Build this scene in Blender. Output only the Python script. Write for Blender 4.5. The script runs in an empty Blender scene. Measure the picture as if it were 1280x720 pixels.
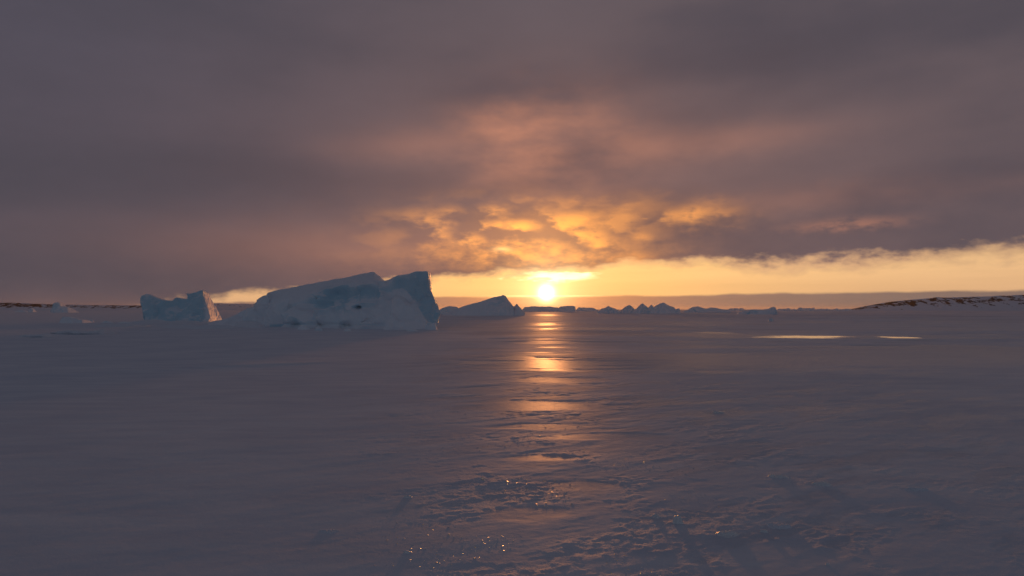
import bpy, bmesh, math, random
import numpy as np
from mathutils import Vector

random.seed(7)
rng = np.random.default_rng(7)
R = math.radians
scene = bpy.context.scene
col = scene.collection

# ------------------------------------------------------------------ camera geometry
CAM_H = 1.6
FPX = 853.3                      # focal length in photo pixels (24 mm on a 36 mm sensor, 1280 px wide)
PITCH = math.atan(26.5 / FPX)    # horizon lies a little under the middle
cp, sp = math.cos(PITCH), math.sin(PITCH)


def ray(px, py):
    x, y, z = px - 640.0, FPX, 360.0 - py
    return Vector((x, y * cp - z * sp, y * sp + z * cp))


def at(px, py, D):
    r = ray(px, py)
    return Vector((r.x * D / r.y, D, CAM_H + r.z * D / r.y))


def foot(px, py):
    """ground point seen at a photo pixel"""
    r = ray(px, py)
    t = -CAM_H / r.z
    return Vector((r.x * t, r.y * t, 0.0))


def azel(px, py):
    r = ray(px, py).normalized()
    return math.degrees(math.atan2(r.x, r.y)), math.degrees(math.asin(r.z))


SUN_AZ, SUN_EL = azel(683, 366)

# ------------------------------------------------------------------ numpy noise
_perm = np.random.default_rng(3).permutation(4096).astype(np.int64)
_g3 = np.random.default_rng(5).normal(size=(4096, 3))
_g3 /= np.linalg.norm(_g3, axis=1)[:, None]


def _hash(ix, iy, iz):
    return _perm[(ix + _perm[(iy + _perm[iz & 4095]) & 4095]) & 4095]


def noise3(x, y, z):
    x, y, z = np.broadcast_arrays(np.asarray(x, float), np.asarray(y, float), np.asarray(z, float))
    x0, y0, z0 = np.floor(x).astype(np.int64), np.floor(y).astype(np.int64), np.floor(z).astype(np.int64)
    fx, fy, fz = x - x0, y - y0, z - z0
    u, v, w = [f * f * f * (f * (f * 6 - 15) + 10) for f in (fx, fy, fz)]

    def g(i, j, k):
        gr = _g3[_hash(x0 + i, y0 + j, z0 + k)]
        return gr[..., 0] * (fx - i) + gr[..., 1] * (fy - j) + gr[..., 2] * (fz - k)

    def L(a, b, t):
        return a + (b - a) * t
    return 1.6 * L(L(L(g(0, 0, 0), g(1, 0, 0), u), L(g(0, 1, 0), g(1, 1, 0), u), v),
                   L(L(g(0, 0, 1), g(1, 0, 1), u), L(g(0, 1, 1), g(1, 1, 1), u), v), w)


_g2 = np.stack([np.cos(np.arange(4096) * 2.39996), np.sin(np.arange(4096) * 2.39996)], 1)


def noise2(x, y, seed=0):
    x, y = np.broadcast_arrays(np.asarray(x, float), np.asarray(y, float))
    x0, y0 = np.floor(x).astype(np.int64), np.floor(y).astype(np.int64)
    fx, fy = x - x0, y - y0
    u, v = [f * f * f * (f * (f * 6 - 15) + 10) for f in (fx, fy)]

    def g(i, j):
        gr = _g2[_perm[(x0 + i + _perm[(y0 + j + seed * 131) & 4095]) & 4095]]
        return gr[..., 0] * (fx - i) + gr[..., 1] * (fy - j)
    a = g(0, 0) + (g(1, 0) - g(0, 0)) * u
    b = g(0, 1) + (g(1, 1) - g(0, 1)) * u
    return 1.5 * (a + (b - a) * v)


def fbm2(x, y, octv=4, seed=0, gain=0.5):
    s, a, f = 0.0, 1.0, 1.0
    for o in range(octv):
        s = s + a * noise2(x * f + o * 17.3, y * f - o * 9.1, seed + o)
        a *= gain
        f *= 2.03
    return s


def fbm3(p, f, octv=4, off=0.0, gain=0.5):
    s, a = 0.0, 1.0
    for o in range(octv):
        s = s + a * noise3(p[:, 0] * f + off + o * 7.7, p[:, 1] * f - off, p[:, 2] * f + o * 3.1)
        a *= gain
        f *= 2.03
    return s


def sstep(a, b, x):
    t = np.clip((x - a) / (b - a), 0, 1)
    return t * t * (3 - 2 * t)


# ------------------------------------------------------------------ node helper
class E:
    """a socket with arithmetic: every operation adds a Math node"""
    nt = None

    def __init__(s, sock):
        s.s = sock

    @staticmethod
    def m(op, *a, clamp=False):
        n = E.nt.nodes.new('ShaderNodeMath')
        n.operation = op
        n.use_clamp = clamp
        for i, v in enumerate(a):
            if isinstance(v, E):
                E.nt.links.new(v.s, n.inputs[i])
            else:
                n.inputs[i].default_value = float(v)
        return E(n.outputs[0])

    def __add__(s, o): return E.m('ADD', s, o)
    __radd__ = __add__
    def __mul__(s, o): return E.m('MULTIPLY', s, o)
    __rmul__ = __mul__
    def __sub__(s, o): return E.m('SUBTRACT', s, o)
    def __rsub__(s, o): return E.m('SUBTRACT', o, s)
    def __truediv__(s, o): return E.m('DIVIDE', s, o)


def esmooth(a, b, x):
    n = E.nt.nodes.new('ShaderNodeMapRange')
    n.interpolation_type = 'SMOOTHSTEP'
    for k, v in ((0, x), (1, a), (2, b)):
        if isinstance(v, E):
            E.nt.links.new(v.s, n.inputs[k])
        else:
            n.inputs[k].default_value = float(v)
    return E(n.outputs[0])


def egauss(*terms):
    """exp(-sum(((x-c)/s)^2))"""
    s = None
    for x, c, w in terms:
        t = (x - c) / w
        t = t * t
        s = t if s is None else s + t
    return E.m('EXPONENT', s * -1.0)


def ecomb(x, y, z=0.0):
    n = E.nt.nodes.new('ShaderNodeCombineXYZ')
    for i, v in enumerate((x, y, z)):
        if isinstance(v, E):
            E.nt.links.new(v.s, n.inputs[i])
        else:
            n.inputs[i].default_value = float(v)
    return n.outputs[0]


def enoise(vec, scale, detail=4, rough=0.5, dist=0.0, lac=2.0):
    n = E.nt.nodes.new('ShaderNodeTexNoise')
    n.inputs['Scale'].default_value = scale
    n.inputs['Detail'].default_value = detail
    n.inputs['Roughness'].default_value = rough
    n.inputs['Distortion'].default_value = dist
    n.inputs['Lacunarity'].default_value = lac
    E.nt.links.new(vec, n.inputs['Vector'])
    return E(n.outputs['Fac'])


def emix(f, a, b):
    n = E.nt.nodes.new('ShaderNodeMix')
    n.data_type = 'RGBA'
    n.clamp_factor = True
    for sock, v in ((n.inputs[0], f), (n.inputs[6], a), (n.inputs[7], b)):
        if isinstance(v, E):
            E.nt.links.new(v.s, sock)
        elif isinstance(v, (tuple, list)):
            sock.default_value = (*v, 1.0)
        elif isinstance(v, (int, float)):
            sock.default_value = v
        else:
            E.nt.links.new(v, sock)
    return n.outputs[2]


def eaddc(a, b_col, f):
    """a + b_col * f"""
    n = E.nt.nodes.new('ShaderNodeMix')
    n.data_type = 'RGBA'
    n.blend_type = 'ADD'
    n.clamp_factor = False
    n.inputs[0].default_value = 1.0
    if isinstance(f, E):
        E.nt.links.new(f.s, n.inputs[0])
    E.nt.links.new(a, n.inputs[6])
    if isinstance(b_col, tuple):
        n.inputs[7].default_value = (*b_col, 1.0)
    else:
        E.nt.links.new(b_col, n.inputs[7])
    return n.outputs[2]


def emulc(a, f):
    n = E.nt.nodes.new('ShaderNodeVectorMath')
    n.operation = 'SCALE'
    E.nt.links.new(a, n.inputs[0])
    if isinstance(f, E):
        E.nt.links.new(f.s, n.inputs['Scale'])
    else:
        n.inputs['Scale'].default_value = f
    return n.outputs[0]


def ecurve(x, pts):
    """piecewise smooth function through (x, y) pairs"""
    xs = [p[0] for p in pts]
    ys = [p[1] for p in pts]
    x0, x1, y0, y1 = min(xs), max(xs), min(ys), max(ys)
    n = E.nt.nodes.new('ShaderNodeFloatCurve')
    c = n.mapping.curves[0]
    while len(c.points) < len(pts):
        c.points.new(0.5, 0.5)
    for p, (a, b) in zip(c.points, pts):
        p.location = ((a - x0) / (x1 - x0), (b - y0) / (y1 - y0))
        p.handle_type = 'AUTO_CLAMPED'
    n.mapping.update()
    t = E.m('MULTIPLY_ADD', x, 1 / (x1 - x0), -x0 / (x1 - x0), clamp=True)
    E.nt.links.new(t.s, n.inputs['Value'])
    return E(n.outputs[0]) * (y1 - y0) + y0


def srgb(r, g, b):
    f = lambda c: c / 12.92 if c <= 0.04045 else ((c + 0.055) / 1.055) ** 2.4
    return (f(r / 255), f(g / 255), f(b / 255))


# ------------------------------------------------------------------ sky
world = bpy.data.worlds.new("World")
scene.world = world
world.use_nodes = True
nt = world.node_tree
nt.nodes.clear()
E.nt = nt
tc = nt.nodes.new('ShaderNodeTexCoord')
sep = nt.nodes.new('ShaderNodeSeparateXYZ')
nt.links.new(tc.outputs['Generated'], sep.inputs[0])
dx, dy, dz = (E(sep.outputs[i]) for i in range(3))
az = E.m('ARCTAN2', dx, dy) * (180 / math.pi)
el = E.m('ARCSINE', dz) * (180 / math.pi)

# -- clear air under the cloud deck: Nishita sky plus dusty forward scattering round the low sun
sky = nt.nodes.new('ShaderNodeTexSky')
sky.sky_type = 'NISHITA'
sky.sun_disc = False
sky.sun_elevation = R(SUN_EL)
sky.sun_rotation = R(SUN_AZ)
sky.air_density = 1.0
sky.dust_density = 2.0
sky.ozone_density = 1.0
ds = E.m('SQRT', (az - SUN_AZ) * (az - SUN_AZ) + (el - SUN_EL) * (el - SUN_EL))
elr = esmooth(0.4, 5.0, el)
wide = egauss((az, SUN_AZ + 1, 17))
clear_lo = emix(wide, srgb(222, 176, 132), srgb(246, 192, 122))
clear_hi = emix(wide, srgb(234, 188, 136), srgb(250, 205, 134))
air = emix(elr, clear_lo, clear_hi)
# away from the sunset the open horizon cools and darkens
back = esmooth(38, 110, E.m('ABSOLUTE', az - SUN_AZ))
air = emix(back, air, srgb(92, 92, 112))
thin = enoise(ecomb(az * 0.05, el * 0.9, 3.0), 1.0, 5, 0.55)
air = emulc(air, 0.86 + thin * 0.28)
air = eaddc(air, (1.0, 0.72, 0.36), E.m('EXPONENT', ds * -0.40) * 0.22)

# -- bright lens of thin cloud over the sun
zaz, zel = azel(690, 345)
zn = enoise(ecomb(az * 0.22, el * 1.6, 9.0), 1.0, 4, 0.5) - 0.5
zf = enoise(ecomb(az * 0.9, el * 3.0, 6.0), 1.0, 4, 0.55) - 0.5
lens = egauss((az + zn * 9 + zf * 3, zaz + 0.2, 3.4), (el + zn * 1.0 + zf * 0.9, zel, 0.44))
lens = esmooth(0.18, 0.8, lens)
air = eaddc(air, (1.3, 1.1, 0.75), lens * 0.75)

# -- far low bank along the horizon
band_pts = [(-40, azel(0, 382)[1]), (azel(300, 379)[0], azel(300, 378)[1]), (azel(560, 0)[0], azel(560, 371)[1]),
            (azel(683, 0)[0], azel(683, 371)[1]), (azel(800, 0)[0], azel(800, 369.5)[1]), (azel(1000, 0)[0], azel(1000, 366)[1]), (azel(1280, 0)[0], azel(1280, 362)[1]), (55, azel(1280, 360)[1])]
n_band = enoise(ecomb(az * 0.09, 0.0, 8.0), 1.0, 3, 0.5)
bn = enoise(ecomb(az * 0.35, el * 0.8, 1.0), 1.0, 5, 0.55) - 0.5
band_top = ecurve(az, band_pts) + bn * 0.34 + (n_band - 0.5) * 0.35
band = 1.0 - esmooth(band_top - 0.16, band_top + 0.09, el)
bcol = emix(egauss((az, SUN_AZ, 7.5)), srgb(112, 101, 100), srgb(196, 132, 94))
bcol = emulc(bcol, 0.9 + enoise(ecomb(az * 0.1, el * 2.0, 5.0), 1.0, 3) * 0.2)
bcol = eaddc(bcol, (1.0, 0.42, 0.08), E.m('EXPONENT', ds * -0.9) * 0.6)
air = emix(band * 0.93, air, bcol)
# thin lit line where the bank crosses the sun
line = egauss((az, SUN_AZ, 3.4), (el, azel(683, 370)[1], 0.055))
air = eaddc(air, (1.2, 0.8, 0.35), line * 0.7)

# -- the cloud deck
n_str = enoise(ecomb(az * 0.022 - el * 0.020, el * 0.10 + az * 0.004, 2.0), 1.3, 3, 0.45)      # broad soft streaks
n_soft = enoise(ecomb(az * 0.07, el * 0.15, 7.0), 1.0, 4, 0.5)
n_puff = enoise(ecomb(az * 0.17, el * 0.40, 4.4), 1.0, 5, 0.50)                 # puffs near the sunset
n_fine = enoise(ecomb(az * 0.62, el * 1.3, 11.0), 1.0, 6, 0.56)
vor = nt.nodes.new('ShaderNodeTexVoronoi')
vor.feature = 'SMOOTH_F1'
vor.inputs['Smoothness'].default_value = 0.35
vor.inputs['Scale'].default_value = 1.0
nt.links.new(ecomb(az * 0.36 + (n_fine - 0.5) * 1.5, el * 0.80 + (n_puff - 0.5) * 1.2 + (n_fine - 0.5) * 0.7, 3.3), vor.inputs['Vector'])
billow = 1.0 - E(vor.outputs['Distance'])
bel = E.m('MAXIMUM', el, 0.0)
lowwarm = E.m('EXPONENT', bel * -0.13)
side = esmooth(-40, 5, az)
c_hi = emix(side, srgb(80, 77, 89), srgb(97, 87, 93))
c_lo = emix(side, srgb(106, 90, 94), srgb(132, 106, 104))
deck = emix(lowwarm, c_hi, c_lo)
front = 1.0 - esmooth(40, 120, E.m('ABSOLUTE', az - SUN_AZ))
cold = esmooth(24, 50, el)
deck = emix(E.m('MAXIMUM', cold, 1.0 - front), deck, emix(esmooth(2, 62, el), srgb(97, 107, 120), srgb(55, 58, 72)))
deck = emix((1.0 - esmooth(0.36, 0.60, n_str * 0.65 + n_soft * 0.35)) * 0.75 * front, deck, srgb(83, 79, 89))
deck = emulc(deck, 0.66 + n_str * 0.36 + n_soft * 0.20 + (n_fine - 0.5) * 0.07)


def glow(px, py, sx, sy, colr, f, n=None, tilt=0.0, warp=0.0):
    """sunset light on the underside of the clouds about one direction; sx, sy in photo-degree widths"""
    global deck
    cx, cy = azel(px, py)
    g = egauss((az + (n_puff - 0.5) * warp * 2, cx, sx), (el - (az - cx) * tilt + (n_fine - 0.5) * warp, cy, sy))
    if n is not None:
        g = g * n
    deck = eaddc(deck, colr, g * f)


soft = esmooth(0.30, 0.72, n_soft * 0.5 + n_puff * 0.5)
strk = esmooth(0.34, 0.70, n_str * 0.6 + n_soft * 0.4)
puff = esmooth(0.41, 0.61, n_puff * 0.50 + n_fine * 0.28 + billow * 0.22)
fine = esmooth(0.30, 0.62, n_fine)
WARM = (0.42, 0.14, 0.042)
glow(690, 230, 21, 8.5, WARM, 0.17)                          # overall warmth
glow(700, 182, 6.2, 3.6, WARM, 1.05, soft, 0, 2.0)         # tall plume over the sun
glow(640, 160, 3.5, 1.8, WARM, 0.35, soft, 0.1, 2.0)
glow(850, 180, 9.0, 1.3, WARM, 0.42, strk, 0.03, 1.0)      # streaks to the right of it
glow(1110, 240, 12, 1.0, WARM, 0.46, strk, 0.02, 1.0)
glow(1060, 280, 3.5, 0.45, WARM, 0.5, fine, 0.02, 0.8)
glow(520, 180, 7.0, 1.4, WARM, 0.25, strk, 0.12, 1.0)
glow(430, 315, 14, 2.2, WARM, 0.26, None, -0.02, 1.0)      # low warm haze left of the sunset
HOT = (1.0, 0.35, 0.015)
glow(660, 290, 9.5, 2.2, HOT, 0.52, 0.22 + puff * 0.95, 0.012, 2.6)
glow(680, 288, 6.2, 1.75, HOT, 0.55, 0.50 + puff * 0.7, 0.0, 2.4)
glow(655, 284, 6.0, 1.5, HOT, 0.60, puff, 0.0, 1.8)
glow(690, 322, 8.0, 1.0, HOT, 0.52, 0.45 + fine * 0.6, 0.0, 0.9)
glow(560, 275, 4.0, 1.0, HOT, 0.35, puff, 0.02, 1.4)
glow(862, 264, 3.4, 0.85, HOT, 0.62, 0.3 + puff * 0.7, -0.05, 2.0)
glow(795, 260, 1.6, 0.8, HOT, 0.36, 0.6 + puff * 0.4, 0.1, 1.6)
glow(628, 312, 0.75, 0.22, (1.0, 0.55, 0.16), 0.8, None, 0, 0.5)
glow(745, 305, 1.0, 0.5, HOT, 0.45, None, 0, 0.8)
glow(805, 297, 0.9, 0.4, HOT, 0.40, None, 0, 0.8)
glow(790, 322, 1.6, 0.45, HOT, 0.32, None, 0, 0.8)
glow(620, 300, 2.2, 0.6, (-0.5, -0.19, -0.03), 0.22, puff, 0, 1.0)       # shaded pockets between the puffs
glow(560, 328, 3.0, 0.6, (-0.5, -0.17, -0.02), 0.16, None, 0, 1.0)

edge_pts = [(-180, -6), (azel(120, 384)[0], -0.8)] + [azel(*p) for p in
            ((200, 381.5), (260, 375), (330, 366), (420, 356), (545, 348), (620, 341), (700, 337), (800, 333), (900, 332), (1000, 330), (1120, 324), (1280, 312))] + [(52, 8.0)]
edge_pts = [(max(a, -45), b) for a, b in edge_pts]
edge_n = (n_puff - 0.5) * 1.7 + (n_fine - 0.5) * 1.5 + (n_soft - 0.5) * 1.2 + esmooth(5, 24, az) * ((n_fine - 0.5) * 0.4 + (n_puff - 0.5) * 1.2)
edge = ecurve(az, edge_pts)
wr = esmooth(4, 22, az) * 0.45
cover = esmooth(edge - 0.45 - wr, edge + 0.5 + wr, el + edge_n)
# fringe of the deck glows where it thins out
fringe = cover * (1.0 - cover) * 4.0
deck = eaddc(deck, (0.55, 0.28, 0.11), fringe * egauss((az, SUN_AZ + 14, 24)) * 0.75)
behind = esmooth(44, 60, E.m('ABSOLUTE', az))
cover = E.m('MAXIMUM', cover, behind)

bg_sky = nt.nodes.new('ShaderNodeBackground')
bg_sky.inputs['Strength'].default_value = 0.05  # faint clear-sky share
nt.links.new(emix(1.0, sky.outputs[0], emulc(sky.outputs[0], 0.30)), bg_sky.inputs[0])   # dimmed by the haze it is seen through
bg_air = nt.nodes.new('ShaderNodeBackground')
nt.links.new(air, bg_air.inputs[0])
bg_air.inputs['Strength'].default_value = 1.0
addsky = nt.nodes.new('ShaderNodeAddShader')
nt.links.new(bg_sky.outputs[0], addsky.inputs[0])
nt.links.new(bg_air.outputs[0], addsky.inputs[1])
bg_deck = nt.nodes.new('ShaderNodeBackground')
nt.links.new(deck, bg_deck.inputs[0])
mixs = nt.nodes.new('ShaderNodeMixShader')
nt.links.new(cover.s, mixs.inputs[0])
nt.links.new(addsky.outputs[0], mixs.inputs[1])
nt.links.new(bg_deck.outputs[0], mixs.inputs[2])
# -- the sun's own disc and its aureole
disc = 1.0 - esmooth(0.1, 1.15, ds)
halo = E.m('EXPONENT', ds * -0.70)
sun_e = egauss((ds, 0.0, 0.54)) * 7.0 + halo * 1.5
bg_sun = nt.nodes.new('ShaderNodeBackground')
bg_sun.inputs[0].default_value = (1.0, 0.66, 0.30, 1)
nt.links.new(sun_e.s, bg_sun.inputs['Strength'])
adds = nt.nodes.new('ShaderNodeAddShader')
nt.links.new(mixs.outputs[0], adds.inputs[0])
nt.links.new(bg_sun.outputs[0], adds.inputs[1])
wo = nt.nodes.new('ShaderNodeOutputWorld')
nt.links.new(adds.outputs[0], wo.inputs[0])
world.cycles.sampling_method = 'MANUAL'
world.cycles.sample_map_resolution = 2048

# ------------------------------------------------------------------ sun lamp
sl = bpy.data.lights.new('sun', 'SUN')
sl.energy = 1.15
sl.angle = R(1.4)
sl.color = (1.0, 0.36, 0.10)
so = bpy.data.objects.new('sun', sl)
col.objects.link(so)
sd = Vector((math.sin(R(SUN_AZ)) * math.cos(R(SUN_EL)), math.cos(R(SUN_AZ)) * math.cos(R(SUN_EL)), math.sin(R(SUN_EL))))
so.rotation_euler = sd.to_track_quat('Z', 'Y').to_euler()
so.location = (0, 0, 60)

# ------------------------------------------------------------------ camera
cam = bpy.data.cameras.new('camera')
cam.lens = 24
cam.sensor_width = 36
cam.clip_start = 0.05
cam.clip_end = 40000
co = bpy.data.objects.new('camera', cam)
col.objects.link(co)
co.location = (0, 0, CAM_H)
co.rotation_euler = (R(90) + PITCH, 0, 0)
scene.camera = co


# ------------------------------------------------------------------ materials
def new_mat(name):
    m = bpy.data.materials.new(name)
    m.use_nodes = True
    t = m.node_tree
    E.nt = t
    b = t.nodes['Principled BSDF']
    return m, t, b


def setp(t, b, **kw):
    for k, v in kw.items():
        s = b.inputs[k.replace('_', ' ')]
        if isinstance(v, E):
            t.links.new(v.s, s)
        elif isinstance(v, (int, float)):
            s.default_value = v
        elif isinstance(v, tuple):
            s.default_value = (*v, 1) if len(v) == 3 else v
        else:
            t.links.new(v, s)


def bump(t, height, strength, dist, prev=None):
    n = t.nodes.new('ShaderNodeBump')
    n.inputs['Strength'].default_value = strength
    n.inputs['Distance'].default_value = dist
    t.links.new(height.s, n.inputs['Height'])
    if prev is not None:
        t.links.new(prev, n.inputs['Normal'])
    return n.outputs[0]


def objco(t):
    n = t.nodes.new('ShaderNodeTexCoord')
    return n.outputs['Object']


def attr(t, name):
    n = t.nodes.new('ShaderNodeAttribute')
    n.attribute_name = name
    return E(n.outputs['Fac'])


def mat_ground():
    m, t, b = new_mat('wind packed snow and sea ice')
    oc = objco(t)
    ice = attr(t, 'ice')
    crust = attr(t, 'crust')
    pool = attr(t, 'pool')
    glaze = attr(t, 'glaze')
    n1 = enoise(oc, 0.35, 5, 0.55)
    n2 = enoise(oc, 9.0, 4, 0.6)
    n3 = enoise(oc, 60.0, 3, 0.6)
    mp = t.nodes.new('ShaderNodeMapping')
    mp.inputs['Rotation'].default_value = (0, 0, R(-14))
    mp.inputs['Scale'].default_value = (0.55, 2.2, 1)
    t.links.new(oc, mp.inputs[0])
    n5 = enoise(mp.outputs[0], 1.0, 6, 0.62, 0.4)          # hard and loose snow in wind-drawn streaks
    snow = emix(esmooth(0.30, 0.70, n1 * 0.4 + n5 * 0.6), (0.62, 0.66, 0.735), (0.79, 0.805, 0.84))
    icec = emix(n2, (0.44, 0.48, 0.55), (0.58, 0.61, 0.66))
    setp(t, b, Base_Color=emix(ice, snow, icec))
    rough = 0.72 - ice * 0.06 - E.m('MAXIMUM', pool * 0.56, glaze * 0.32) + (n2 - 0.5) * 0.08
    setp(t, b, Roughness=rough, IOR=1.31, Specular_IOR_Level=0.5)
    v = t.nodes.new('ShaderNodeTexVoronoi')
    v.inputs['Scale'].default_value = 38
    t.links.new(oc, v.inputs['Vector'])
    gran = E(v.outputs['Distance'])
    n4 = enoise(oc, 150.0, 2, 0.6)
    h = (n2 * 0.45 + n3 * (0.16 + crust * 0.4) + n4 * (0.07 + crust * 0.12) + gran * crust * 0.4) * (1.0 - pool * 0.93)
    nn = bump(t, h, 0.55, 0.012)
    t.links.new(nn, b.inputs['Normal'])
    return m


def mat_berg(name, bright=1.0):
    """glacier ice with snow lying on what faces up; attribute 'blue' marks bare ice, 'snow' drifted snow"""
    m, t, b = new_mat(name)
    oc = objco(t)
    blue = attr(t, 'blue')
    geo = t.nodes.new('ShaderNodeNewGeometry')
    s = t.nodes.new('ShaderNodeSeparateXYZ')
    t.links.new(geo.outputs['Normal'], s.inputs[0])
    up = E(s.outputs[2])
    n1 = enoise(oc, 0.5, 5, 0.6)
    n2 = enoise(oc, 3.0, 6, 0.62)
    n3 = enoise(oc, 14.0, 4, 0.6)
    bare = esmooth(0.18, 0.85, blue + (n2 - 0.5) * 0.22 - esmooth(0.35, 0.8, up) * 0.45)
    icec = emix(n1, (0.42, 0.63, 0.74), (0.56, 0.75, 0.84))
    snow = emix(n2, (0.80, 0.83, 0.88), (0.88, 0.89, 0.92))
    setp(t, b, Base_Color=emix(bare, snow, icec), Roughness=0.62 - bare * 0.24, IOR=1.31)
    h = n2 * 0.6 + n3 * 0.15
    t.links.new(bump(t, h, 0.45, 0.08), b.inputs['Normal'])
    return m


def mat_snow(name):
    m, t, b = new_mat(name)
    oc = objco(t)
    n1 = enoise(oc, 1.2, 5, 0.6)
    n2 = enoise(oc, 12.0, 4, 0.6)
    setp(t, b, Base_Color=emix(n1, (0.68, 0.71, 0.77), (0.80, 0.81, 0.84)), Roughness=0.6, IOR=1.31)
    t.links.new(bump(t, n1 * 0.7 + n2 * 0.2, 0.5, 0.06), b.inputs['Normal'])
    return m


def mat_rock_coast():
    m, t, b = new_mat('snow covered rock')
    oc = objco(t)
    rock = attr(t, 'rock')
    mp = t.nodes.new('ShaderNodeMapping')
    mp.inputs['Scale'].default_value = (1, 0.5, 1.6)
    mp.inputs['Rotation'].default_value = (0, 0.5, 0)
    t.links.new(oc, mp.inputs[0])
    n1 = enoise(mp.outputs[0], 0.16, 5, 0.65)
    n2 = enoise(mp.outputs[0], 0.7, 5, 0.65)
    k = esmooth(0.50, 0.58, rock * 0.50 + (n1 - 0.5) * 2.2 + (n2 - 0.5) * 0.5 + 0.10)
    rc = emix(n2, (0.009, 0.008, 0.008), (0.030, 0.024, 0.023))
    setp(t, b, Base_Color=emix(k, (0.74, 0.76, 0.82), rc), Roughness=1.0, Specular_IOR_Level=0.0, IOR=1.0)
    t.links.new(bump(t, n2, 0.4, 0.5), b.inputs['Normal'])
    return m


M_GROUND = mat_ground()
M_BERG = mat_berg('glacier ice under snow')
M_SNOW = mat_snow('drifted snow')
M_COAST = mat_rock_coast()
mchunk, tch, bch = new_mat('rimed ice')
nch = enoise(objco(tch), 25.0, 4, 0.6)
setp(tch, bch, Base_Color=emix(nch, (0.74, 0.74, 0.75), (0.88, 0.87, 0.86)), Roughness=0.26, IOR=1.31)
tch.links.new(bump(tch, nch, 0.6, 0.02), bch.inputs['Normal'])
M_CHUNK = mchunk


# ------------------------------------------------------------------ ground
# polished ice patches: where, half width and half depth, how bare and how smooth the ice is
def patch(px, py, hw_px, y0, y1, amt=1.0, gloss=1.0):
    c0, c1 = foot(px, y0), foot(px, y1)
    D = (c0.y + c1.y) / 2
    return (foot(px, py).x * D / foot(px, py).y, D, hw_px / FPX * D, abs(c0.y - c1.y) / 2, amt, gloss)


PATCHES = [patch(1005, 421, 80, 418.9, 423.4), patch(1122, 421.5, 34, 420.0, 423.2), patch(688, 455.4, 135, 447.6, 464.5, 0.9, 0.36), patch(730, 462, 90, 460.4, 464, 0.8, 0.45), patch(655, 448.3, 75, 446.8, 450, 0.8, 0.45),
           patch(604, 453, 44, 449.5, 456.5, 0.85, 0.6), patch(640, 446, 30, 443.5, 448.5, 0.85, 0.6), patch(655, 405, 130, 403.5, 407.5, 0.6, 0.5),
           patch(790, 411, 120, 408.5, 413.5, 0.7, 0.7), patch(620, 411, 70, 409, 414, 0.7, 0.5), patch(690, 394, 50, 392.8, 395.2, 0.5, 0.5),
           patch(878, 432, 44, 430.6, 433.8, 0.7, 0.8), patch(900, 462, 80, 458, 466, 0.5, 0.4), patch(1230, 418.5, 60, 417.3, 419.7, 0.8, 0.8),
           patch(960, 433, 34, 431.8, 434.2, 0.7, 0.8), patch(900, 416, 28, 414.4, 417.4, 0.8, 0.9), patch(600, 401, 50, 400, 402.4, 0.7, 0.6),
           patch(680, 428, 60, 425, 431, 0.5, 0.3), patch(745, 430, 60, 427, 433, 0.4, 0.3), patch(1180, 402, 70, 401, 403, 0.7, 0.8), patch(1010, 403, 70, 402, 404, 0.7, 0.8),
           patch(672, 508, 110, 500, 516, 0.8, 0.3), patch(770, 560, 120, 545, 577, 0.3, 0.0), patch(685, 572, 60, 565, 579, 0.8, 0.3), patch(690, 533, 80, 527, 539, 0.7, 0.25), patch(700, 476, 70, 471, 481, 0.7, 0.25), patch(760, 546, 90, 541, 551, 0.6, 0.35), patch(720, 606, 55, 598, 614, 0.6, 0.25), patch(600, 490, 50, 487, 493, 0.5, 0.35), patch(655, 642, 60, 630, 654, 0.45, 0.2)]
_rp = random.Random(41)
for _ in range(34):                                  # many thin streaks of bare ice farther out
    _x, _y = _rp.uniform(560, 1290), 392 + 58 * _rp.random() ** 1.5
    _hh = _rp.uniform(.35, .8) * (1 + (_y - 392) / 40)
    PATCHES.append(patch(_x, _y, _rp.uniform(14, 75), _y - _hh, _y + _hh, _rp.uniform(.5, .85), _rp.uniform(.2, .6)))


RIDGE = (*foot(0, 473)[:2], *foot(430, 452)[:2])


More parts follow.
